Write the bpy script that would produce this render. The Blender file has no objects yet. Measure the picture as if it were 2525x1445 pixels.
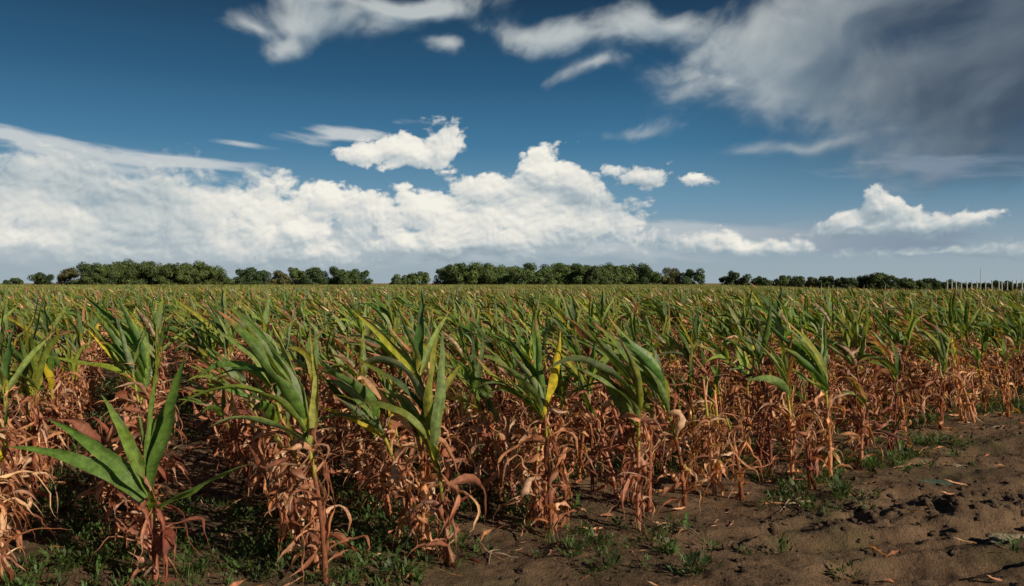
import bpy, math, random
import numpy as np
from mathutils import Vector, Matrix, Quaternion
import bmesh

F=1964.0; HC=1.6; HZ=698.0
SUN_AZ=math.radians(128); SUN_EL=math.radians(26)
scene=bpy.context.scene
def link(o): scene.collection.objects.link(o); return o
def px2g(px,py):
    y=F*HC/(py-HZ); return ((px-1262.5)/F*y, y)
A=np.array
# ------------------------------------------------------------------ noise
def h2(ix,iy,s):
    n=(ix.astype(np.int64)*374761393+iy.astype(np.int64)*668265263+s*974634777)&0xffffffff
    n=((n^(n>>13))*1274126177)&0xffffffff
    n=n^(n>>16)
    return (n&0xffffff)/float(0xffffff)
def vn(x,y,s=0):
    x=np.asarray(x,float);y=np.asarray(y,float)
    ix=np.floor(x);iy=np.floor(y);fx=x-ix;fy=y-iy
    fx=fx*fx*fx*(fx*(fx*6-15)+10);fy=fy*fy*fy*(fy*(fy*6-15)+10)
    a=h2(ix,iy,s);b=h2(ix+1,iy,s);c=h2(ix,iy+1,s);d=h2(ix+1,iy+1,s)
    return (a*(1-fx)+b*fx)*(1-fy)+(c*(1-fx)+d*fx)*fy
def fbm(x,y,o=4,s=0,g=.5):
    t=0;a=1;n=0;ca,sa=math.cos(.6),math.sin(.6)
    for i in range(o):
        t=t+a*vn(x+i*17.3,y+i*9.1,s+i);n+=a;a*=g
        x,y=(x*ca-y*sa)*2.03,(x*sa+y*ca)*2.03
    return t/n
def worley(x,y,s=0):
    ix=np.floor(x);iy=np.floor(y);best=np.full(x.shape,9.)
    for dx in (-1,0,1):
        for dy in (-1,0,1):
            cx=ix+dx;cy=iy+dy
            px=cx+h2(cx,cy,s);py=cy+h2(cx,cy,s+91)
            best=np.minimum(best,(px-x)**2+(py-y)**2)
    return best
def ss(a,b,x):
    t=np.clip((np.asarray(x,float)-a)/(b-a),0,1);return t*t*(3-2*t)
EX=[-60,-20,-6,-3,-1.9,-1,-.39,.66,1.6,2.52,4.5,5.9,12,60,400]
EY=[-30,-2,1.6,3.2,3.95,4.1,4.4,4.8,5.5,6.2,8.2,9.2,13.5,48,330]
def edge(x): return np.interp(x,EX,EY)
def terr(x,y):
    x=np.asarray(x,float);y=np.asarray(y,float)
    return -2.2*ss(30,200,y)*ss(.22,.6,x/np.maximum(y,1))
PUD=px2g(2310,1187)
def gz(x,y):
    x=np.asarray(x,float);y=np.asarray(y,float)
    near=1-ss(14,26,np.hypot(x,y))
    out=1-ss(-.7,.4,y-edge(x))
    m=.05*(fbm(x*1.1,y*1.1,3,5)-.5)
    r=1-np.abs(2*fbm(x*3.2+.3*y,y*4.0,4,11)-1)
    m+= (.022+.03*out)*(r-.7)
    m+= (.02+.03*out)*(fbm(x*9,y*13,4,23,.6)-.5)
    u=(y-.30*x)*.95;w=(x+.30*y)*.95
    fr=1-np.abs(2*fbm(u*2.6,w*.6,3,51)-1)
    m+= .11*out*(fr**2-.5)*ss(.3,2.,x)
    m+= .016*(fbm(x*45,y*45,2,31)-.5)
    lump=np.exp(-((y-5.15-.05*x)**2)/.10)*ss(1.6,2.4,x)
    m+= lump*(.06+.18*(fbm(x*5,y*5,3,41)-.45))
    dp=((x-PUD[0])/.22)**2+((y-PUD[1])/.2)**2
    m=m*near
    m=m*(1-np.exp(-dp*.6))-.030*np.exp(-dp*1.1)
    return m+terr(x,y)

# ------------------------------------------------------------------ node helpers
def mat_new(name):
    m=bpy.data.materials.new(name);m.use_nodes=True
    nt=m.node_tree
    for n in list(nt.nodes): nt.nodes.remove(n)
    return m,nt
class NB:
    def __init__(s,nt): s.nt=nt
    def n(s,t,**k):
        nd=s.nt.nodes.new(t)
        for a,b in k.items(): setattr(nd,a,b)
        return nd
    def set(s,sock,v):
        if isinstance(v,bpy.types.NodeSocket): s.nt.links.new(v,sock)
        else: sock.default_value=v
    def m(s,op,a,b=None,c=None,clamp=False):
        nd=s.n('ShaderNodeMath',operation=op);nd.use_clamp=clamp
        s.set(nd.inputs[0],a)
        if b is not None:s.set(nd.inputs[1],b)
        if c is not None:s.set(nd.inputs[2],c)
        return nd.outputs[0]
    def v(s,op,a,b=None,c=None,out=0):
        nd=s.n('ShaderNodeVectorMath',operation=op)
        s.set(nd.inputs[0],a)
        if b is not None:s.set(nd.inputs[1],b)
        if c is not None:s.set(nd.inputs[2],c)
        return nd.outputs[out]
    def mr(s,v,a,b,c=0.,d=1.,it='SMOOTHSTEP'):
        nd=s.n('ShaderNodeMapRange',interpolation_type=it)
        for i,q in enumerate((v,a,b,c,d)): s.set(nd.inputs[i],q)
        return nd.outputs[0]
    def mix(s,f,a,b,bt='MIX'):
        nd=s.n('ShaderNodeMix',data_type='RGBA',blend_type=bt)
        s.set(nd.inputs[0],f);s.set(nd.inputs[6],a);s.set(nd.inputs[7],b)
        return nd.outputs[2]
    def noise(s,vec,sc,det=4,ro=.5,out=0,dist=0.):
        nd=s.n('ShaderNodeTexNoise')
        if vec is not None:s.set(nd.inputs['Vector'],vec)
        nd.inputs['Scale'].default_value=sc;nd.inputs['Detail'].default_value=det
        nd.inputs['Roughness'].default_value=ro;nd.inputs['Distortion'].default_value=dist
        return nd.outputs[out]
    def ramp(s,f,pts,interp='LINEAR'):
        nd=s.n('ShaderNodeValToRGB');cr=nd.color_ramp;cr.interpolation=interp
        while len(cr.elements)<len(pts): cr.elements.new(.5)
        for e,(p,c) in zip(cr.elements,pts):
            e.position=p;e.color=(*c,1) if len(c)==3 else c
        s.set(nd.inputs[0],f);return nd.outputs[0]
def lin(r,g,b):
    f=lambda c:(c/255/12.92) if c/255<=.04045 else ((c/255+.055)/1.055)**2.4
    return (f(r),f(g),f(b))
def mesh_np(name,V,Fc,mat,col=None,luv=None,smooth=True,alpha=None):
    me=bpy.data.meshes.new(name)
    me.vertices.add(len(V));me.vertices.foreach_set('co',np.asarray(V,np.float32).ravel())
    k=Fc.shape[1]
    me.loops.add(Fc.size);me.loops.foreach_set('vertex_index',Fc.ravel().astype(np.int32))
    me.polygons.add(len(Fc));me.polygons.foreach_set('loop_start',(np.arange(len(Fc))*k).astype(np.int32))
    me.polygons.foreach_set('loop_total',np.full(len(Fc),k,np.int32))
    me.update(calc_edges=True)
    me.polygons.foreach_set('use_smooth',np.full(len(Fc),smooth,bool))
    if col is not None:
        a=me.attributes.new('Col','FLOAT_COLOR','POINT')
        c=np.ones((len(V),4),np.float32);c[:,:3]=col;a.data.foreach_set('color',c.ravel())
    if luv is not None:
        a=me.attributes.new('luv','FLOAT_VECTOR','POINT');a.data.foreach_set('vector',np.asarray(luv,np.float32).ravel())
    if alpha is not None:
        a=me.attributes.new('dens','FLOAT','POINT');a.data.foreach_set('value',np.asarray(alpha,np.float32).ravel())
    me.materials.append(mat);me.validate();return me
def axis(lo,hi,step,far_lo,far_hi,gr=1.12):
    a=list(np.arange(lo,hi,step))
    s=step;p=a[-1];R=[]
    while p<far_hi: s*=gr;p+=s;R.append(p)
    s=step;p=a[0];Lf=[]
    while p>far_lo: s*=gr;p-=s;Lf.append(p)
    return np.array(Lf[::-1]+a+R)
def gridfaces(nx,ny):
    i=np.arange(nx-1)[None,:]+np.arange(ny-1)[:,None]*nx
    return np.stack([i,i+1,i+1+nx,i+nx],-1).reshape(-1,4)

# ------------------------------------------------------------------ world (clear sky)
def build_world():
    w=bpy.data.worlds.new("sky");scene.world=w;w.use_nodes=True
    nt=w.node_tree
    for n in list(nt.nodes): nt.nodes.remove(n)
    B=NB(nt)
    tc=B.n('ShaderNodeTexCoord').outputs['Generated']
    sp=B.n('ShaderNodeSeparateXYZ');nt.links.new(tc,sp.inputs[0])
    x,y,z=sp.outputs
    r=B.m('SQRT',B.m('ADD',B.m('MULTIPLY',x,x),B.m('MULTIPLY',y,y)))
    v=B.m('DIVIDE',z,B.m('MAXIMUM',r,.02))
    g=B.ramp(v,[(0,lin(156,172,182)),(.05,lin(142,163,178)),(.10,lin(106,148,174)),(.17,lin(60,116,152)),(.25,lin(32,84,120)),(.355,lin(13,50,78)),(1,lin(14,42,76))])
    rd=B.m('MULTIPLY',B.mr(x,.12,.55),B.mr(v,.02,.25))
    g=B.mix(B.m('MULTIPLY',rd,.8),g,(*lin(32,46,72),1))
    sky=B.n('ShaderNodeTexSky',sky_type='NISHITA');sky.sun_disc=False
    sky.sun_elevation=SUN_EL;sky.sun_rotation=SUN_AZ;sky.air_density=1.;sky.dust_density=.6;sky.ozone_density=2.
    o=B.mix(.94,sky.outputs[0],B.v('MULTIPLY',g,(10,10,10)))
    o=B.mix(B.mr(v,-.02,-.001),(.8,.7,.5,1),o)
    bg=B.n('ShaderNodeBackground');B.set(bg.inputs[0],o);bg.inputs[1].default_value=.1
    out=B.n('ShaderNodeOutputWorld');nt.links.new(bg.outputs[0],out.inputs[0])
build_world()

# ------------------------------------------------------------------ clouds (far shell, density + radiance per vertex)
def blobs(a,v,lst,k=9.):
    acc=np.zeros(a.shape)
    for b in lst:
        cx,cy,rx,ry=b[:4]; wt=b[4] if len(b)>4 else 1.
        ang=math.radians(b[5]) if len(b)>5 else 0
        u=(cx-1262.5)/F;wv=(HZ-cy)/F;az=math.atan(u);c=math.cos(az)
        dx=(a-az)*F/c/c;dy=(v-wv*c)*F/c
        if ang: dx,dy=dx*math.cos(ang)+dy*math.sin(ang),-dx*math.sin(ang)+dy*math.cos(ang)
        d=wt*(1-np.sqrt((dx/rx)**2+(dy/ry)**2))
        acc+=np.exp(k*np.maximum(d,-2))
    return np.log(acc+1e-9)/k
CUM=[(1010,364,140,44),(1090,350,66,58),(910,374,80,30,.95),
     (1370,450,105,80),(1440,480,80,74),(1200,468,110,58),(1270,540,260,84),(1060,515,150,64),(930,515,120,64),(830,505,90,66),(740,580,110,46),(1440,540,130,64),(1150,606,420,60,.9),
     (100,500,400,160,1.2),(400,520,420,130,1.15),(80,600,480,90,1.2),(640,530,170,86),(560,610,320,76,1.),(300,626,440,60,1.),(760,630,300,40,.7),
     (285,594,100,42,1.15),(1575,438,95,32,.85),(1715,446,75,18,.6),
     (2150,515,50,54),(2085,560,80,38),(2240,562,200,44),(2380,552,90,36),(1840,606,220,32,.9),(2300,630,340,22,.6)]
CIR=[(180,385,380,56,1.1,-7),(480,405,280,28,1,-4),(820,335,150,26,1,3),(980,300,130,14,.6),(600,368,90,12,.6),(1700,575,420,44,.9),(2100,600,420,40,.8),(1100,610,800,70,1.),(300,640,560,60,1.2),(60,345,180,24,.9,-6),(2300,420,300,60,.6,0)]
HI=[(780,60,250,66,1,12),(705,118,110,48,1.,10),(620,80,100,44,.9),(960,4,300,46,1.),(1085,116,64,36,1.),(1300,92,190,46,.9,-8),(1640,44,170,50,.9,8),(1460,182,80,18,.5,18),
    (1780,190,160,110,1.2),(1930,160,290,170,1.35),(2150,40,460,170,1.2),(2250,230,450,190,1.3),(2480,140,320,260,1.2),
    (2000,346,290,30,.85,3),(2180,320,160,30,.8,4),(1580,330,100,16,.35),(2430,370,280,120,.8,-10)]
def warp(a,v):
    return fbm(a*9,v*11,3,201)-.5,fbm(a*9,v*11,3,231)-.5
def Dcum(a,v):
    wx,wy=warp(a,v)
    w2x=fbm(a*45,v*55,3,205)-.5;w2y=fbm(a*45,v*55,3,235)-.5
    pa=a+.035*wx+.010*w2x;pv=v+.02*wy+.008*w2y
    f=blobs(pa,pv,CUM)
    x=pa*1.;y=pv*1.35
    n=(1-worley(x*24,y*24,5))*.42+(1-worley(x*52+3,y*52,6))*.30+(1-worley(x*110+1,y*110,7))*.18+(1-worley(x*220,y*220,8))*.10
    n2=fbm(x*24,y*24,6,261,.6)
    return f, f*1.2+(n-.70)*.95+(n2-.5)*1.55
def Dhi(a,v):
    wx,wy=warp(a,v);pa=a+.05*wx;pv=v+.05*wy
    f=blobs(pa,pv,HI,6.)
    ca,sa=math.cos(math.radians(-24)),math.sin(math.radians(-24))
    x=pa*ca-pv*sa;y=(pa*sa+pv*ca)*1.4
    n=fbm(x*12,y*12,6,281,.5)
    big=ss(.22,.36,a)
    return f, f*1.0+(n-.47)*(1.9-.8*big)
def pal(t,pts):
    xs_=[p for p,_ in pts];C=A([lin(*c) for _,c in pts])
    return np.stack([np.interp(t,xs_,C[:,i]) for i in range(3)],-1)
def build_clouds():
    az=axis(-.60,.60,.0010,-1.45,1.30,1.06);vv=axis(.004,.375,.0010,-.002,1.2,1.06)
    a,v=np.meshgrid(az,vv)
    f,D=Dcum(a,v)
    _,D1=Dcum(a+.0028,v+.0045)
    _,D2=Dcum(a+.009,v+.014)
    left=ss(-.20,-.36,a)
    soft=.34+.4*ss(.085,.045,v)+.5*left
    aC=ss(.0,1.,D/soft)*(1-.3*ss(.04,.015,v))
    rel=np.clip((D-D1)*.5,-.3,.3)*(1-.35*left)+np.clip((D-D2)*.26,-.3,.35)*(1-.35*left)
    big=fbm(a*7,v*18,4,301)-.5
    lum=.62+rel*.8+big*.75-(.34-.12*left)*ss(.075,.015,v)-.08*ss(.0,.5,a)
    cc=pal(lum,[(.1,(138,156,168)),(.4,(170,183,189)),(.62,(203,208,207)),(.8,(226,225,218)),(1,(243,240,229))])
    wx,wy=warp(a,v);pa=a+.04*wx;pv=v+.015*wy
    fc=blobs(pa,pv,CIR)
    t=math.radians(6);ns=fbm((pa*math.cos(t)-pv*math.sin(t))*9,(pa*math.sin(t)+pv*math.cos(t))*60,5,321,.55)
    aS=ss(0,.8,fc+(ns-.47)*1.9)*.8
    dr=ss(.15,.5,a)[...,None]
    cs=pal(v+0*a,[(.01,(164,176,184)),(.05,(186,194,199)),(.15,(210,213,212))])*(1-dr)+dr*A(lin(128,144,162))
    f2,H0=Dhi(a,v);_,H1=Dhi(a-.012,v+.010);_,H3=Dhi(a-.03,v+.022)
    dk=ss(.22,.52,a+.12*(fbm(a*5,v*5,3,341)-.5))
    aH=ss(-.05,.95,H0)*(.90-.10*dk)
    lh=.50+np.clip((H0-H1)*.45,-.35,.35)+np.clip((H0-H3)*.25,-.3,.3)+.2*ss(.0,.5,H0)-.2*ss(.5,1.3,H0)
    cl=pal(lh,[(.1,(104,128,146)),(.5,(142,158,169)),(.9,(192,198,198))])
    cd=pal(lh,[(.1,(54,66,84)),(.5,(76,89,104)),(.9,(114,127,138))])
    ch=cl*(1-dk[...,None])+cd*dk[...,None]
    ob=ss(.66,.85,np.abs(a))+ss(.42,.6,v)
    aO=ss(.52,.75,fbm(a*5,v*7,5,361))*np.clip(ob,0,1)*.8
    col=ch;al=aH
    def over(c,a1,col,al):
        o=a1+al*(1-a1);cc_=(c*a1[...,None]+col*(al*(1-a1))[...,None])/np.maximum(o,1e-4)[...,None];return cc_,o
    col,al=over(cl*0+A(lin(190,198,202)),aO,col,al)
    col,al=over(cs,aS,col,al)
    col,al=over(cc,aC,col,al)
    edgef=ss(1.1,.75,v)*ss(-1.4,-1.15,a)*ss(1.25,1.05,a)*ss(.0,.004,v)
    al=al*edgef
    R=6000.
    V=np.stack([R*np.sin(a),R*np.cos(a),HC+R*v],-1).reshape(-1,3)
    m,nt=mat_new("cloud_vapour");B=NB(nt)
    e=B.n('ShaderNodeEmission');B.set(e.inputs[0],B.n('ShaderNodeAttribute',attribute_name='Col').outputs['Color'])
    tr=B.n('ShaderNodeBsdfTransparent');mx=B.n('ShaderNodeMixShader')
    B.set(mx.inputs[0],B.n('ShaderNodeAttribute',attribute_name='dens').outputs['Fac'])
    nt.links.new(tr.outputs[0],mx.inputs[1]);nt.links.new(e.outputs[0],mx.inputs[2])
    o=B.n('ShaderNodeOutputMaterial');nt.links.new(mx.outputs[0],o.inputs[0])
    try: m.cycles.emission_sampling='NONE'
    except Exception as ex: print(ex)
    link(bpy.data.objects.new("clouds",mesh_np("clouds",V,gridfaces(len(az),len(vv)),m,col.reshape(-1,3),None,True,al)))
build_clouds()

# ------------------------------------------------------------------ materials
def mat_foliage(name,trans=.28,rough=.5,nscale=30,veins=True,spec=.4):
    m,nt=mat_new(name);B=NB(nt)
    at=B.n('ShaderNodeAttribute',attribute_name='Col').outputs['Color']
    uv=B.n('ShaderNodeAttribute',attribute_name='luv').outputs['Vector']
    sp=B.n('ShaderNodeSeparateXYZ');nt.links.new(uv,sp.inputs[0])
    ob=B.n('ShaderNodeTexCoord').outputs['Object']
    n=B.noise(ob,nscale,2,.6)
    c=B.mix(1.,at,B.ramp(n,[(.25,(.55,.55,.55)),(.5,(1,1,1)),(.75,(1.4,1.35,1.3))]),'MULTIPLY')
    oi=B.n('ShaderNodeObjectInfo')
    hs=B.n('ShaderNodeHueSaturation');B.set(hs.inputs['Hue'],B.mr(oi.outputs['Random'],0,1,.485,.51,'LINEAR'));B.set(hs.inputs['Value'],B.mr(oi.outputs['Random'],0,1,.75,1.25,'LINEAR'));B.set(hs.inputs['Color'],c)
    c=hs.outputs[0]
    pr=B.n('ShaderNodeBsdfPrincipled')
    if veins:
        st=B.m('SINE',B.m('MULTIPLY',sp.outputs[0],38.))
        c=B.mix(B.m('MULTIPLY_ADD',st,.14,.14),c,(.85,.85,.65,1),'MULTIPLY')
        mid=B.mr(B.m('ABSOLUTE',sp.outputs[0]),.0,.10,.35,0.)
        c=B.mix(mid,c,B.mix(1.,c,(1.9,1.8,1.7,1),'MULTIPLY'))
        bp=B.n('ShaderNodeBump');bp.inputs['Strength'].default_value=.6;bp.inputs['Distance'].default_value=.004
        B.set(bp.inputs['Height'],B.m('ADD',B.m('MULTIPLY',st,.3),n))
        nt.links.new(bp.outputs[0],pr.inputs['Normal'])
    B.set(pr.inputs['Base Color'],c);pr.inputs['Roughness'].default_value=rough
    pr.inputs['Specular IOR Level'].default_value=spec
    tr=B.n('ShaderNodeBsdfTranslucent');B.set(tr.inputs[0],B.mix(1.,c,(1.35,1.4,.6,1),'MULTIPLY'))
    mx=B.n('ShaderNodeMixShader');mx.inputs[0].default_value=trans
    nt.links.new(pr.outputs[0],mx.inputs[1]);nt.links.new(tr.outputs[0],mx.inputs[2])
    out=B.n('ShaderNodeOutputMaterial');nt.links.new(mx.outputs[0],out.inputs[0])
    return m
M_corn=mat_foliage("corn_leaf",.28,.46,30,True,.4)
M_weed=mat_foliage("weed_leaf",.3,.55,60,False)
M_tree=mat_foliage("tree_foliage",.2,.7,.5,False,.2)
def simple(name,c1,c2,sc,rough=.8,bump=.5,dist=.01):
    m,nt=mat_new(name);B=NB(nt)
    ob=B.n('ShaderNodeTexCoord').outputs['Object'];n=B.noise(ob,sc,5,.6)
    pr=B.n('ShaderNodeBsdfPrincipled');B.set(pr.inputs['Base Color'],B.ramp(n,[(.3,c1),(.7,c2)]))
    pr.inputs['Roughness'].default_value=rough
    bp=B.n('ShaderNodeBump');bp.inputs['Strength'].default_value=bump;bp.inputs['Distance'].default_value=dist
    B.set(bp.inputs['Height'],n);nt.links.new(bp.outputs[0],pr.inputs['Normal'])
    out=B.n('ShaderNodeOutputMaterial');nt.links.new(pr.outputs[0],out.inputs[0]);return m
M_bark=simple("bark",(.05,.04,.03),(.11,.085,.06),3)
M_clod=simple("soil_clod",(.065,.038,.021),(.18,.112,.064),1.4,.95,.8,.2)
M_stone=simple("pale_stone",(.22,.17,.10),(.48,.40,.26),6,.85,.8,.05)
M_root=simple("dry_root",(.14,.095,.06),(.36,.27,.18),40,.85)
M_post=simple("pale_post",(.42,.42,.40),(.6,.6,.58),6,.6)
M_petal=simple("white_petal",(.75,.74,.7),(.85,.84,.8),30,.6)
def mat_ground():
    m,nt=mat_new("ground_soil");B=NB(nt)
    P=B.n('ShaderNodeTexCoord').outputs['Object']
    n1=B.noise(P,.9,4,.55);n2=B.noise(P,9,5,.65);n3=B.noise(P,60,4,.7)
    c=B.ramp(B.m('ADD',B.m('MULTIPLY',n2,.6),B.m('MULTIPLY',n3,.4)),[(.3,(.034,.021,.012)),(.5,(.105,.064,.036)),(.7,(.205,.133,.078))])
    c=B.mix(B.mr(n1,.42,.64,0,.5),c,(.26,.168,.097,1),'MIX')
    c=B.mix(B.mr(n3,.45,.3,0,.6),c,(.03,.018,.011,1))
    ng=B.m('MULTIPLY',B.mr(B.noise(B.v('ADD',P,(7,3,0)),1.6,4,.6),.5,.62),B.mr(n3,.42,.56))
    c=B.mix(B.m('MULTIPLY',ng,.6),c,(.05,.06,.018,1))
    sp=B.n('ShaderNodeSeparateXYZ');nt.links.new(P,sp.inputs[0])
    far=B.mr(sp.outputs[1],195,215)
    c=B.mix(far,c,B.ramp(n1,[(.4,(.22,.16,.07)),(.6,(.32,.23,.11))]))
    pr=B.n('ShaderNodeBsdfPrincipled');B.set(pr.inputs['Base Color'],c);pr.inputs['Roughness'].default_value=.93
    pr.inputs['Specular IOR Level'].default_value=.25
    bp=B.n('ShaderNodeBump');bp.inputs['Strength'].default_value=1.;bp.inputs['Distance'].default_value=.025
    B.set(bp.inputs['Height'],B.m('ADD',n2,B.m('MULTIPLY',n3,.9)))
    nt.links.new(bp.outputs[0],pr.inputs['Normal'])
    out=B.n('ShaderNodeOutputMaterial');nt.links.new(pr.outputs[0],out.inputs[0]);return m
xs=axis(-5.5,7.5,.022,-3500,3500);ys=axis(3.2,10.5,.022,-60,5000)
X,Y=np.meshgrid(xs,ys);Z=gz(X,Y)
link(bpy.data.objects.new("ground",mesh_np("ground",np.stack([X,Y,Z],-1).reshape(-1,3),gridfaces(len(xs),len(ys)),mat_ground())))

# ------------------------------------------------------------------ leaf / plant builder
class MB:
    def __init__(s): s.v=[];s.f=[];s.c=[];s.u=[]
    def obj(s,name,mat,smooth=True):
        me=mesh_np(name,A(s.v),A(s.f),mat,np.clip(A(s.c),0,1),A(s.u),smooth)
        return bpy.data.objects.new(name,me)
def nrm(a):
    l=math.sqrt(a[0]*a[0]+a[1]*a[1]+a[2]*a[2]) or 1.
    return a/l
def cross(a,b): return A([a[1]*b[2]-a[2]*b[1],a[2]*b[0]-a[0]*b[2],a[0]*b[1]-a[1]*b[0]])
def leaf(mb,rng,p,d,L,W,n,nac,th,tgt,rate,grav,crk,twist,colfn,prof=0,side0=None):
    p=A(p,dtype=float);d=nrm(A(d,dtype=float));tgt=None if tgt is None else nrm(A(tgt,dtype=float))
    side=cross(d,A([0,0,1.])) if side0 is None else A(side0,dtype=float)
    if abs(side).sum()<.15: side=A([math.cos(rng.uniform(0,6.28)),math.sin(rng.uniform(0,6.28)),0])
    side=nrm(side);ds=L/n;ph=rng.uniform(0,6.28);ph2=rng.uniform(0,6.28);fr=rng.uniform(7,14)
    b0=len(mb.v);tw=twist/n
    for i in range(n+1):
        t=i/n
        side=nrm(side-d*side.dot(d))
        if tw:
            nn=cross(side,d);a=tw*(1+.8*math.sin(ph+t*5));side=nrm(side*math.cos(a)+nn*math.sin(a))
        nn=cross(side,d)
        if prof==0: w=W*min(1,.5+2.2*t)*max(0,(1-t**2.0))**.85
        else: w=W*(.5+.5*math.sin(math.pi*min(1,t*1.1)))*max(.04,(1-t**3))*(1+.45*math.sin(ph2+t*fr))
        w=max(w,.0008)
        tt=th*(1+.3*math.sin(ph2+t*6))
        for j in range(nac+1):
            s=-1+2*j/nac;a=s*tt
            off=side*(math.sin(a)/tt*w)+nn*((1-math.cos(a))/tt*w)
            off=off+nn*(math.sin(ph+t*fr*1.6+(2.1 if s>0 else 0))*.2*w*abs(s))
            mb.v.append(p+off);mb.c.append(colfn(t,s));mb.u.append((s,t,ph))
        p=p+d*ds
        d=d.copy()
        if tgt is not None: d+=(tgt-d)*rate*ds
        d[2]-=grav*ds*(.3+t*1.4)
        if crk:
            d+=A([rng.gauss(0,1),rng.gauss(0,1),rng.gauss(0,.8)])*crk*math.sqrt(ds)
        d=nrm(d)
    m=nac+1
    for i in range(n):
        for j in range(nac):
            a=b0+i*m+j;mb.f.append((a,a+1,a+1+m,a+m))
def tube(mb,pts,rad,cols,k=6):
    b0=len(mb.v);n=len(pts)
    for i in range(n):
        a=nrm(pts[min(i+1,n-1)]-pts[max(i-1,0)])
        s=nrm(cross(a,A([.3,.9,.2])));t=cross(s,a)
        for j in range(k):
            an=2*math.pi*j/k
            mb.v.append(pts[i]+(s*math.cos(an)+t*math.sin(an))*rad[i]);mb.c.append(cols[i]);mb.u.append((.5,i/n,0))
    for i in range(n-1):
        for j in range(k):
            a=b0+i*k+j;b=b0+i*k+(j+1)%k;mb.f.append((a,b,b+k,a+k))
GREENS=[A([.105,.20,.030]),A([.125,.22,.040]),A([.17,.25,.085]),A([.070,.145,.030]),A([.19,.26,.06]),A([.19,.25,.13])]
YEL=A([.58,.46,.03]);YG=A([.31,.37,.03])
DRY=[A([.66,.345,.205]),A([.53,.235,.125]),A([.35,.125,.062]),A([.19,.066,.037]),A([.74,.52,.37]),A([.59,.275,.15]),A([.41,.155,.078]),A([.26,.095,.050]),A([.69,.42,.26])]
def gcol(rng,yel=0):
    g=rng.choice(GREENS)*rng.uniform(.75,1.2);m=rng.random()
    tip=rng.random();ph=rng.uniform(0,6);dt=rng.random()<.3
    def f(t,s):
        y=yel
        if tip<.2: y=max(y,(t-.55)*1.8)
        elif tip<.38: y=max(y,(.35-t)*2)
        elif tip<.55: y=max(y,(abs(s)-.5)*1.4*(.5+.5*math.sin(ph+t*9)))
        y=min(max(y,0),1)
        c=g*(1-y)+(YEL if m<.45 else YG)*y
        if dt and t>.8: q=min(1,(t-.8)*8);c=c*(1-q)+DRY[1]*q
        return c
    return f
def dcol(rng,k=None):
    a=rng.choice(DRY) if k is None else k;b=rng.choice(DRY);q=rng.uniform(.8,1.25);ph=rng.uniform(0,6)
    def f(t,s):
        m=.5+.5*math.sin(ph+t*7+s)
        return (a*(1-m*.7)+b*m*.7)*q
    return f
WIND=A([-.74,.04,.62])
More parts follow.
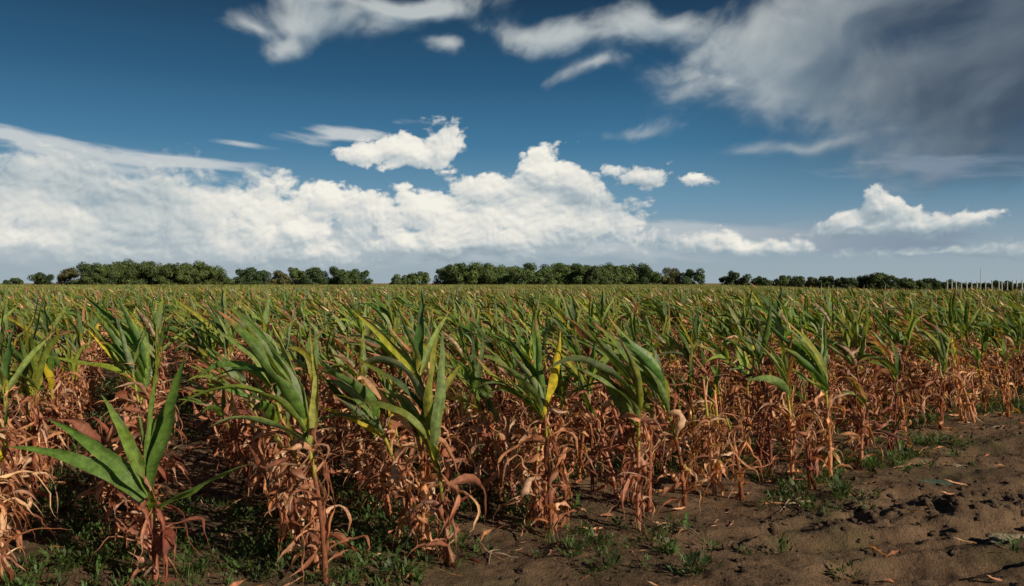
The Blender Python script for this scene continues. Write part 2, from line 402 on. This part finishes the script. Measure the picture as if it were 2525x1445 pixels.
def plant(mb,rng,H=1.35,lod=0,gb=.47,ng=8,nd=12,wind=1.,org=(0,0,0),custom=None,wk=1.,lk=1.,hero=False):
    org=A(org,dtype=float)
    n=[16,8,4,3][lod];na=[4,2,2,1][lod];k=[8,5,4,3][lod]
    Hs=H*rng.uniform(.66,.76);lx=rng.uniform(-.16,.05)*H;ly=rng.uniform(-.09,.09)
    if hero: Hs=H*.66
    def sp(t): return org+A([lx*t*t,ly*t*t,Hs*t])
    m=[13,7,3,2][lod]
    pts=[sp(i/m) for i in range(m+1)]
    sd=rng.choice(DRY[:4]+[DRY[7]]);sg=rng.choice(GREENS)*1.1+A([.03,.02,0])
    if ng==0: sg=sd*1.2
    cols=[(sd if i/m<gb*H/Hs-.12 else (sg if i/m>gb*H/Hs+.05 else YG*.8+sd*.3)) for i in range(m+1)]
    rad=[(.016-.009*i/m)*(1+.16*(i%2)) for i in range(m+1)]
    pts[0]=pts[0]-A([0,0,.05])
    tube(mb,pts,rad,cols,k)
    if lod==2: nd=int(nd*.5);ng=int(ng*.8)
    if lod==3: nd=3;ng=min(ng,5)
    a0=rng.uniform(0,math.pi)
    for i in range(nd):
        h=min(Hs,(.10+.90*(i+rng.random())/nd)*gb*H*1.08)
        az=a0+i*math.pi+rng.gauss(0,.7)
        e=rng.uniform(.0,1.2)
        d=A([math.cos(az)*math.cos(e)-.3*wind,math.sin(az)*math.cos(e),math.sin(e)])
        L=rng.uniform(.22,.62)*(.75 if h<.3 else 1.)
        g_=rng.uniform(6,16) if rng.random()<.7 else rng.uniform(1,5)
        leaf(mb,rng,sp(min(1,h/Hs))+A([math.cos(az),math.sin(az),0])*.008,d,L,rng.choice([rng.uniform(.008,.018),rng.uniform(.017,.036)])*[1,1,1.5,2.][lod],n,na,rng.uniform(1.1,2.4),None,0,g_,[1.9,1.2,.5,.2][lod],rng.uniform(-6,6),dcol(rng),1)
    if lod<2:
        for i in range([10,3][lod]):
            h=rng.uniform(.1,.95)*gb*H;az=rng.uniform(0,6.28)
            d=A([math.cos(az)*.35,math.sin(az)*.35,-1 if rng.random()<.65 else 1])
            leaf(mb,rng,sp(min(1,h/Hs))+A([math.cos(az),math.sin(az),0])*.012,d,rng.uniform(.10,.34),rng.uniform(.014,.030),max(4,n//2),na,1.7,None,0,2,1.1,rng.uniform(-3,3),dcol(rng),1)
        if rng.random()<.4:
            h=rng.uniform(.5,.85)*gb*H;az=rng.uniform(0,6.28);c=sp(min(1,h/Hs));dr=nrm(A([math.cos(az)*.7,math.sin(az)*.7,rng.choice([-.9,.8])]))
            ep=[c+dr*(.015+.15*q/6) for q in range(7)]
            tube(mb,ep,[.008,.02,.025,.024,.019,.012,.003],[rng.choice([DRY[4],DRY[0],DRY[5]])]*7,k)
            for q in range(3):
                leaf(mb,rng,c+dr*.04,nrm(dr+A([rng.gauss(0,.25) for _ in range(3)])),.2,.018,max(4,n//2),na,1.5,None,0,3,.6,1,dcol(rng,DRY[4]),1)
    if custom is not None:
        for q,(h,d,L,W,tg,rate,gr,yl) in enumerate(custom):
            gg=A([.12,.25,.045])*rng.uniform(.75,1.25)
            leaf(mb,rng,sp(min(1,h/Hs)),d,L,W,n+4,na,.85,tg,rate,gr,.28,rng.uniform(-1.1,1.1),lambda t,s,gg=gg,yl=yl:gg*(1-yl)*(.8+.45*t)+YG*yl,0,(.80,.45,.25))
        return
    for i in range(ng):
        fr=i/max(1,ng-1)
        h=min(.98,gb*H/Hs+(1-gb*H/Hs)*fr)*Hs
        az=a0+i*math.pi+rng.gauss(0,.6)
        e=math.radians(rng.uniform(40,64)+fr*22)
        d=A([math.cos(az)*math.cos(e)-.28*wind,math.sin(az)*math.cos(e),math.sin(e)])
        L=rng.uniform(.38,.68)*(1-.22*fr)*H/1.35*lk
        if hero: L=rng.uniform(.5,.76)*(1-.15*fr)*H/1.35*lk
        wd=WIND+A([rng.gauss(0,.22),rng.gauss(0,.28),rng.gauss(0,.17)])
        if hero: wd=A([-.66,.0,.74])+A([rng.gauss(0,.2),rng.gauss(0,.2),rng.gauss(0,.1)])
        if math.cos(az)>.5 and rng.random()<.4: wd=A([.05,.1,1.])
        gr=rng.uniform(0,1.2) if rng.random()<.55 else rng.uniform(2,7)
        if hero and rng.random()<.6: gr=rng.uniform(0,1.)
        yl=max(0,rng.gauss(.0,.32 if lod>=2 else .38)-fr*.3)
        if i==0 and rng.random()<.4: yl=rng.uniform(.5,1)
        cf=gcol(rng,min(1,yl))
        if rng.random()<(0 if hero else .10): cf=dcol(rng)
        leaf(mb,rng,sp(min(1,h/Hs)),d,L,rng.uniform(.026,.042)*[1,1,1.05,1.2][lod]*wk,n,na,rng.uniform(.4,1.3),wd,3.8*wind,gr,[.3,.18,.08,.0][lod],rng.uniform(-2,2),cf)

# ------------------------------------------------------------------ geometry-node instancer
def instancer(name,P,rot,scl,idx,objs):
    coll=bpy.data.collections.new(name+"_variants")
    for o in objs: coll.objects.link(o)
    me=bpy.data.meshes.new(name);me.vertices.add(len(P));me.vertices.foreach_set('co',np.asarray(P,np.float32).ravel())
    a=me.attributes.new('rot','FLOAT_VECTOR','POINT');a.data.foreach_set('vector',np.asarray(rot,np.float32).ravel())
    a=me.attributes.new('scl','FLOAT','POINT');a.data.foreach_set('value',np.asarray(scl,np.float32))
    a=me.attributes.new('idx','INT','POINT');a.data.foreach_set('value',np.asarray(idx,np.int32))
    ob=link(bpy.data.objects.new(name,me))
    ng=bpy.data.node_groups.new(name+"_gn",'GeometryNodeTree')
    ng.interface.new_socket('Geometry',in_out='INPUT',socket_type='NodeSocketGeometry')
    ng.interface.new_socket('Geometry',in_out='OUTPUT',socket_type='NodeSocketGeometry')
    N=ng.nodes;Lk=ng.links
    gi=N.new('NodeGroupInput');go=N.new('NodeGroupOutput')
    ip=N.new('GeometryNodeInstanceOnPoints')
    ci=N.new('GeometryNodeCollectionInfo');ci.inputs['Collection'].default_value=coll
    ci.inputs['Separate Children'].default_value=True;ci.inputs['Reset Children'].default_value=True
    ip.inputs['Pick Instance'].default_value=True
    def na(nm,t):
        q=N.new('GeometryNodeInputNamedAttribute');q.data_type=t;q.inputs['Name'].default_value=nm
        return [s for s in q.outputs if s.enabled and s.name=='Attribute'][0]
    er=N.new('FunctionNodeEulerToRotation');Lk.new(na('rot','FLOAT_VECTOR'),er.inputs[0])
    Lk.new(gi.outputs[0],ip.inputs['Points']);Lk.new(ci.outputs[0],ip.inputs['Instance'])
    Lk.new(na('idx','INT'),ip.inputs['Instance Index']);Lk.new(er.outputs[0],ip.inputs['Rotation'])
    Lk.new(na('scl','FLOAT'),ip.inputs['Scale']);Lk.new(ip.outputs[0],go.inputs[0])
    md=ob.modifiers.new('instances','NODES');md.node_group=ng
    return ob

# ------------------------------------------------------------------ corn layout
ROW=math.radians(25);rd=A([-math.sin(ROW),math.cos(ROW)]);rp=A([math.cos(ROW),math.sin(ROW)])
P0=A([-1.9,4.22]);off0=P0.dot(rp)
rs=np.random.RandomState(4)
SP=.20
K,L_=np.meshgrid(np.arange(-90,120),np.arange(-60,430))
perp=off0+K*.78+rs.normal(0,.05,K.shape);al=L_*SP+rs.normal(0,.06,K.shape)
PX=(perp*rp[0]+al*rd[0]).ravel();PY=(perp*rp[1]+al*rd[1]).ravel();KR=K.ravel()
keep=(PY>edge(PX)+rs.uniform(0,.25,PX.shape))&(PY<52)&(PY>1.5)&(np.abs(PX)<PY*.95+5)&(rs.random_sample(PX.shape)>.10)
PX=PX[keep];PY=PY[keep];KR=KR[keep]
heroes=[(380,1442,1.27,.38,1),(800,1440,1.52,.46,12),(1100,1402,1.42,.38,23),(1575,1315,1.38,.48,34),(1690,1262,1.38,.48,45),(1400,1300,1.2,.60,56),(330,1215,1.54,.46,67),(-60,1330,1.25,.42,78),(60,1180,1.5,.5,83),(2050,1190,1.3,.55,91)]
hp=A([px2g(a,b) for a,b,_,_,_ in heroes])
dmin=np.min(np.hypot(PX[:,None]-hp[None,:,0],PY[:,None]-hp[None,:,1]),1)
k2=dmin>.20
PX=PX[k2];PY=PY[k2];KR=KR[k2]
nearE=(PY-edge(PX)<.75)&(np.abs(PX)<PY*.75)&(PY<9.5)
nearE|=(KR==0)&(PY<5.9)
for (px,py,H,gb,seed),(x,y) in zip(heroes,hp):
    rng=random.Random(seed*7+3);mb=MB();cu=None
    if seed==1:
        cu=[(.44,(-.75,-.1,.8),.80,.050,(-.80,.0,.55),2.,1.1,0),
            (.48,(-.55,-.2,.9),.70,.048,(-.78,-.05,.68),2.,.7,0),
            (.50,(-.35,-.1,1),.60,.042,(-.50,.0,.9),2,.4,.2),
            (.54,(.10,-.1,1),.78,.040,(.14,-.05,1),2,0,0),
            (.56,(.20,.15,1),.70,.038,(.30,.1,1),2,.3,0),
            (.55,(-.05,.1,1),.60,.036,(-.1,.1,1),2,.1,.1),
            (.42,(.65,-.25,.50),.66,.044,(1,-.1,.55),3.,1.5,.1),
            (.42,(.2,-.5,.6),.25,.028,(.5,-.4,.4),2,1,.4)]
    plant(mb,rng,H,0,gb,10,19,1.,custom=cu,wk=1.12,lk=1.1,hero=cu is None)
    o=mb.obj("corn_plant",M_corn);o.location=(x,y,float(gz(x,y))-.01);link(o)
for j in np.where(nearE)[0]:
    rng=random.Random(1000+int(j));mb=MB()
    din=PY[j]-edge(PX[j]);rowl=KR[j]<=0 and PY[j]<5.6
    if rowl: H=rng.uniform(.75,1.05);g=0;gb=.75
    elif din<.3 and PX[j]>-.6: H=rng.uniform(.7,1.15);g=rng.choice([0,0,0,4]);gb=.62
    else: H=rng.uniform(.95,1.40);g=rng.choice([0,0,4,6,7]);gb=rng.uniform(.5,.68)
    plant(mb,rng,H,0,gb,g,rng.choice([14,17,21])+(5 if rowl else 0),1.)
    o=mb.obj("corn_plant",M_corn);o.location=(PX[j],PY[j],float(gz(PX[j],PY[j]))-.01);o.rotation_euler=(rng.gauss(0,.08),rng.gauss(-.03,.10),0);link(o)
rest=~nearE;PX=PX[rest];PY=PY[rest];D=np.hypot(PX,PY)
def variants(n,lod,seed,nm):
    L=[]
    for i in range(n):
        rng=random.Random(seed+i);mb=MB()
        g=[0,3,5,6,7,8,8,9,5,6][i%10] if lod==0 else [0,5,6,8,9,7,6,8][i%8]
        plant(mb,rng,(rng.uniform(.9,1.1) if g==0 else rng.uniform(1.15,1.45)-(0.12 if g==3 else 0)),lod,rng.uniform(.50,.68),g,rng.choice([16,19,22]))
        L.append(mb.obj("%s_%02d"%(nm,i),M_corn))
    return L
def place(name,sel,objs,seed):
    r=np.random.RandomState(seed);x=PX[sel];y=PY[sel];n=len(x)
    P=np.stack([x,y,gz(x,y)-.01],-1)
    rot=np.stack([r.normal(0,.10,n),r.normal(-.05,.12,n),r.uniform(-.7,.7,n)],-1)
    tall=.90+.2*fbm(x*.35,y*.35,3,77)
    instancer(name,P,rot,tall*r.uniform(.76,1.09,n),r.randint(0,len(objs),n),objs)
place("corn_field",D<13,variants(24,0,500,"corn_near"),1)
place("corn_field_middle",D>=13,variants(16,2,700,"corn_mid"),2)
def patch(seed):
    rng=random.Random(seed);mb=MB()
    for a in range(4):
        for b in range(12):
            u=(a+.5)*.78-1.56+rng.gauss(0,.07);w=(b+.5)*.25-1.5+rng.gauss(0,.07)
            q=rp*u+rd*w
            plant(mb,rng,rng.uniform(.95,1.45),3,.5,5,3,1.,(q[0],q[1],0))
    return mb.obj("corn_patch_%02d"%seed,M_corn)
pats=[patch(i) for i in range(7)]
U,W_=np.meshgrid(np.arange(-90,110)*3.12,np.arange(-20,110)*3.0)
fx=((off0+U)*rp[0]+W_*rd[0]).ravel();fy=((off0+U)*rp[1]+W_*rd[1]).ravel()
kf=(fy>50.5)&(fy<198+8*np.sin(fx*.02))&(fy>edge(fx))&(np.abs(fx)<fy*.9+5)
fx=fx[kf];fy=fy[kf];n=len(fx);r=np.random.RandomState(9)
instancer("corn_field_far",np.stack([fx,fy,gz(fx,fy)],-1),np.zeros((n,3)),(.86+.2*fbm(fx*.1,fy*.1,3,78))*r.uniform(.94,1.04,n),r.randint(0,7,n),pats)

# ------------------------------------------------------------------ weeds, litter, clods
def weedv(seed):
    rng=random.Random(seed);mb=MB();g=A([.055,.095,.024])*rng.uniform(.7,1.3)
    if seed%4<3:
        for i in range(26):
            az=rng.uniform(0,6.28);e=rng.uniform(.2,1.3);L=rng.uniform(.02,.06)
            b=A([math.cos(az),math.sin(az),0])*rng.uniform(0,.07)
            c=g*rng.uniform(.7,1.5);b[2]=rng.uniform(0,.06)
            leaf(mb,rng,b,(math.cos(az)*math.cos(e),math.sin(az)*math.cos(e),math.sin(e)),L,rng.uniform(.004,.010),4,2,.5,None,0,6,.3,0,lambda t,s,c=c:c,1)
    else:
        for i in range(22):
            az=rng.uniform(0,6.28);e=rng.uniform(.5,1.4);L=rng.uniform(.04,.10)
            c=g*rng.uniform(.8,1.5)+A([.05,.03,0])*rng.random()
            leaf(mb,rng,(rng.gauss(0,.02),rng.gauss(0,.02),0),(math.cos(az)*math.cos(e),math.sin(az)*math.cos(e),math.sin(e)),L,.0018,4,1,.3,None,0,7,.3,0,lambda t,s,c=c:c,0)
    return mb.obj("weed_%02d"%seed,M_weed)
r=np.random.RandomState(21)
n=26000;x=r.uniform(-7,9,n);y=r.uniform(3.4,14,n)
q=fbm(x*1.3,y*1.3,3,61);din=y-edge(x)
pr=np.where(din>-.15,ss(.40,.62,q)*.7,ss(.50,.70,q)*.35*ss(-1.2,-.1,din)+.003)
pr=np.where((x<-2.0)&(y<6),np.maximum(pr,ss(.33,.55,q)*.7),pr)
k=r.random_sample(n)<pr
k&=np.hypot((x-PUD[0])/.3,(y-PUD[1])/.3)>1
x=x[k];y=y[k];n=len(x)
instancer("weeds",np.stack([x,y,gz(x,y)-.004],-1),np.stack([r.normal(0,.15,n),r.normal(0,.15,n),r.uniform(0,6.28,n)],-1),r.uniform(.5,1.4,n),r.randint(0,8,n),[weedv(i) for i in range(8)])
def litv(seed):
    rng=random.Random(seed);mb=MB()
    if seed%3==0: leaf(mb,rng,(0,0,.006),(1,0,.02),rng.uniform(.08,.2),.0022,7,2,1.5,None,0,0,.5,0,dcol(rng),1)
    else: leaf(mb,rng,(0,0,.008),(1,0,.12),rng.uniform(.07,.22),rng.uniform(.006,.018),8,2,1.6,None,0,1.2,.8,rng.uniform(-2,2),dcol(rng),1)
    return mb.obj("litter_%02d"%seed,M_corn)
n=12000;x=r.uniform(-6,9,n);y=r.uniform(3.4,13,n);din=y-edge(x)
k=r.random_sample(n)<np.where(din>-.25,.55,.11);x=x[k];y=y[k];n=len(x)
instancer("dry_leaf_litter",np.stack([x,y,gz(x,y)+.004],-1),np.stack([r.normal(0,.2,n),r.normal(0,.15,n),r.uniform(0,6.28,n)],-1),r.uniform(.4,1.2,n),r.randint(0,12,n),[litv(i) for i in range(12)])
from mathutils import noise as mn
def clodv(seed,mat=M_clod,nm="clod",sub=3):
    bm=bmesh.new();bmesh.ops.create_icosphere(bm,subdivisions=sub,radius=1)
    for v in bm.verts:
        p=v.co.copy();o=Vector((seed*3.1,0,0))
        v.co=p*(1+.5*mn.noise(p*1.1+o)+.3*mn.noise(p*2.6+o)+.14*mn.noise(p*6+o));v.co.z*=.65
    me=bpy.data.meshes.new(nm);bm.to_mesh(me);bm.free()
    me.polygons.foreach_set('use_smooth',[True]*len(me.polygons));me.materials.append(mat)
    return bpy.data.objects.new("%s_%02d"%(nm,seed),me)
n=30000;x=r.uniform(-6,9,n);y=r.uniform(3.4,12,n);din=y-edge(x);q=fbm(x*1.7,y*1.7,3,90)
lumpz=np.exp(-((y-5.15-.05*x)**2)/.14)*ss(1.5,2.2,x)
k=r.random_sample(n)<np.where(din>0,.3,np.clip(.08+.6*ss(.46,.64,q)+lumpz,0,1));x=x[k];y=y[k];lz=lumpz[k];n=len(x)
sc=.003+.026*r.random_sample(n)**6+.006*r.random_sample(n)+.035*lz*r.random_sample(n)**3
instancer("soil_clods",np.stack([x,y,gz(x,y)],-1),r.uniform(0,6.28,(n,3))*A([.1,.1,1]),sc,r.randint(0,6,n),[clodv(i) for i in range(6)])
# puddle
m,nt=mat_new("puddle_water");B=NB(nt);p=B.n('ShaderNodeBsdfPrincipled');p.inputs['Base Color'].default_value=(.05,.12,.095,1);p.inputs['Roughness'].default_value=.05
bp=B.n('ShaderNodeBump');bp.inputs['Strength'].default_value=.05;B.set(bp.inputs['Height'],B.noise(B.n('ShaderNodeTexCoord').outputs['Object'],12,2,.5));nt.links.new(bp.outputs[0],p.inputs['Normal'])
o_=B.n('ShaderNodeOutputMaterial');nt.links.new(p.outputs[0],o_.inputs[0])
bm=bmesh.new();vs=[]
for i in range(40):
    a=i/40*6.2832;rr=.2*(1+.2*math.sin(3*a+1)+.12*math.sin(5*a))
    vs.append(bm.verts.new((rr*math.cos(a)*1.1,rr*math.sin(a)*.9,0)))
bm.faces.new(vs);me=bpy.data.meshes.new("puddle");bm.to_mesh(me);bm.free();me.materials.append(m)
o=link(bpy.data.objects.new("puddle",me));o.location=(PUD[0],PUD[1],float(gz(*PUD))+.014)
sx,sy=px2g(2490,1352);o=clodv(3,M_stone,"stone");o.name="stone";o.scale=(.13,.08,.035);o.rotation_euler=(0,0,.4);o.location=(sx,sy,float(gz(sx,sy))+.008);link(o)
def roots(px,py,seed,n,L,rad):
    rng=random.Random(seed);mb=MB()
    for i in range(n):
        az=rng.uniform(0,6.28);p=A([rng.gauss(0,.02),rng.gauss(0,.02),.01]);d=A([math.cos(az),math.sin(az),rng.uniform(.1,.9)]);pts=[p]
        for s in range(9):
            d=nrm(d+A([rng.gauss(0,.25),rng.gauss(0,.25),-.22]));p=p+d*L/9*rng.uniform(.7,1.2);p[2]=max(p[2],-.005);pts.append(p)
        tube(mb,pts,[rad*(1-.08*s) for s in range(10)],[DRY[4]]*10,5)
    o=mb.obj("dry_root",M_root);x,y=px2g(px,py);o.location=(x,y,float(gz(x,y)));link(o)
roots(1650,1318,3,14,.26,.0045);roots(1960,1250,5,7,.34,.007);roots(2350,1150,7,12,.3,.004);roots(2470,1060,8,9,.35,.006);roots(1210,1380,9,5,.2,.005)
mb=MB();rng=random.Random(5)
for i in range(9):
    az=i*.698;leaf(mb,rng,(0,0,0),(math.cos(az)*.8,math.sin(az)*.8,.5),.055,.022,6,2,.7,(0,0,1),22,0,0,0,lambda t,s:A([.8,.8,.76]))
tube(mb,[A([0,0,-.05]),A([0,0,0])],[.003,.004],[A([.1,.2,.05])]*2,5)
o=mb.obj("white_flower",M_petal);o.location=(-2.95,6.48,.86);o.rotation_euler=(.9,0,0);link(o)

# ------------------------------------------------------------------ trees
def tree(acc,x,y,h,w,rg,tint):
    g0=float(terr(x,y));base=g0-.2
    nl=rg.randint(20,28);C=[]
    for i in range(nl):
        zz=.04+.78*rg.random_sample();ang=rg.uniform(0,6.28)
        wr=(max(0,1-((zz-.38)/.55)**2))**.5
        rr=w*.42*wr*math.sqrt(rg.random_sample())
        C.append((rr*math.cos(ang),rr*math.sin(ang),zz*h,rg.uniform(.11,.20)*min(w,h*1.1)))
    for c in C:
        m=int(200*(c[3]/1.2)**1.6)+70
        dv=rg.normal(0,1,(m,3));dv/=np.linalg.norm(dv,axis=1)[:,None]
        p=dv*c[3]*(rg.uniform(.6,1.15,(m,1)))*A([1,1,.85])+A(c[:3])
        nv=dv+rg.normal(0,.35,(m,3));nv/=np.linalg.norm(nv,axis=1)[:,None]
        a=np.cross(nv,rg.normal(0,1,(m,3)));a/=np.linalg.norm(a,axis=1)[:,None];b=np.cross(nv,a)
        s=rg.uniform(.12,.28,(m,1));p=p+A([x,y,base])
        q=np.stack([p-a*s,p-b*s*.7,p+a*s,p+b*s*.7],1)
        col=tint*rg.uniform(.6,1.5,(m,1))*rg.uniform(.8,1.25)
        acc['v'].append(q.reshape(-1,3));acc['c'].append(np.repeat(col,4,0))
def trunk(mb,x,y,h,rng):
    z0=float(terr(x,y))-.3
    pts=[A([x+rng.gauss(0,.05)*i,y,z0+h*.55*i/5]) for i in range(6)]
    tube(mb,pts,[.04*h*(1-.13*i)*.6 for i in range(6)],[DRY[3]]*6,7)
    for j in range(6):
        s=pts[rng.choice([2,3,4])];a=rng.uniform(0,6.28);e=s+A([math.cos(a)*h*.22,math.sin(a)*h*.22,h*.28])
        tube(mb,[s,(s+e)/2+A([0,0,-.1]),e],[.012*h,.008*h,.003*h],[DRY[3]]*3,5)
G1=A([.085,.13,.045]);G2=A([.105,.155,.05]);G3=A([.06,.10,.042]);G4=A([.12,.125,.055])
def rowt(x0,x1,n,top0,top1,rg,tints,wpx=55,bias=0):
    L=[]
    for i in range(n):
        t=(i+.5)/n;px=x0+(x1-x0)*t+rg.normal(0,4);top=top0+(top1-top0)*t+rg.uniform(-5,6)
        L.append((px,top,wpx*rg.uniform(.9,1.2),tints[rg.randint(len(tints))]))
    return L
rg=np.random.RandomState(8)
groups=[
 [(12,688,34,G3),(40,683,36,G3),(102,668,60,G3),(160,655,74,G4)]+rowt(212,550,16,645,652,rg,[G1,G1,G2,G3],90)+[(310,634,96,G2),(350,636,94,G1),(250,642,94,G1),(470,641,94,G2),(440,645,90,G1)],
 [(606,658,58,G3),(634,655,62,G3),(690,665,60,G4),(725,653,72,G2),(770,655,74,G3),(825,651,78,G3),(860,664,60,G1),(890,662,62,G3)],
 [(985,672,56,G1),(1032,664,64,G2)]+rowt(1090,1555,21,652,650,rg,[G2,G2,G1],94)+[(1120,644,94,G1),(1190,641,94,G2),(1500,644,94,G1),(1580,646,78,G3),(1620,654,74,G1),(1655,658,74,G4),(1705,659,76,G3)],
 [(1795,679,50,G3),(1820,664,66,G3)]+rowt(1860,2060,8,682,680,rg,[G3,G1,G4],56)+[(1980,677,66,G3),(2080,675,68,G3)]+rowt(2115,2320,9,671,687,rg,[G3,G3,G1],68),
 rowt(2325,2640,15,691,693,rg,[G3],50),
 rowt(-500,-20,14,690,680,rg,[G3,G1],56),
 rowt(2660,3300,16,690,685,rg,[G3,G1],60)]
for gi,g in enumerate(groups):
    acc={'v':[],'c':[]};mb=MB();rng=random.Random(gi)
    for (px,top,wpx,tint) in g:
        y=222+rg.uniform(-8,10);x=(px-1262.5)/F*y
        h=HC+(HZ-top)/F*y-float(terr(x,y))+.2;w=wpx/F*y
        tree(acc,x,y,h,w,rg,tint);trunk(mb,x,y,h,rng)
    Vv=np.concatenate(acc['v']);Cc=np.concatenate(acc['c']);Ff=np.arange(len(Vv)).reshape(-1,4)
    par=link(bpy.data.objects.new("distant_tree_line",None))
    o=bpy.data.objects.new("foliage",mesh_np("foliage",Vv,Ff,M_tree,Cc,np.zeros((len(Vv),3)),False));link(o);o.parent=par
    o=mb.obj("trunks",M_bark);link(o);o.parent=par
mb=MB();rng=random.Random(2)
for i,px in enumerate([2336,2347,2358,2371,2384,2397,2409,2430,2446,2463,2472,2484,2497,2508,2520,2533,2550]):
    y=76+rng.uniform(-2,3);x=(px-1262.5)/F*y;z0=float(terr(x,y));t=HC+(HZ-692+rng.uniform(-3,3))/F*y
    tube(mb,[A([x,y,z0-.2]),A([x+rng.gauss(0,.02),y,t])],[.05,.045],[DRY[4]]*2,6)
link(mb.obj("post_row",M_post))
mb=MB();y=120;x=(2418-1262.5)/F*y
tube(mb,[A([x,y,-2]),A([x,y,HC+(HZ-660)/F*y])],[.07,.035],[DRY[4]]*2,6)
tube(mb,[A([x-.25,y,3.2]),A([x+.25,y,3.2])],[.02,.02],[DRY[4]]*2,5)
link(mb.obj("mast",M_post))

# ------------------------------------------------------------------ sun & camera
sd=bpy.data.lights.new("sun",'SUN');sd.energy=5.0;sd.angle=math.radians(.5);sd.color=(1,.87,.68)
so=link(bpy.data.objects.new("sun",sd))
dv=Vector((math.sin(SUN_AZ)*math.cos(SUN_EL),math.cos(SUN_AZ)*math.cos(SUN_EL),math.sin(SUN_EL)))
so.rotation_euler=dv.to_track_quat('Z','Y').to_euler();so.location=(20,-10,20)
cd=bpy.data.cameras.new("camera");cd.sensor_width=36;cd.lens=36*F/2525;cd.clip_end=20000;cd.clip_start=.05
co=link(bpy.data.objects.new("camera",cd));co.location=(0,0,HC)
co.rotation_euler=(math.radians(90)-math.atan((722.5-HZ)/F),0,0)
scene.camera=co
scene.view_settings.view_transform='Standard';scene.view_settings.look='None';scene.view_settings.exposure=0
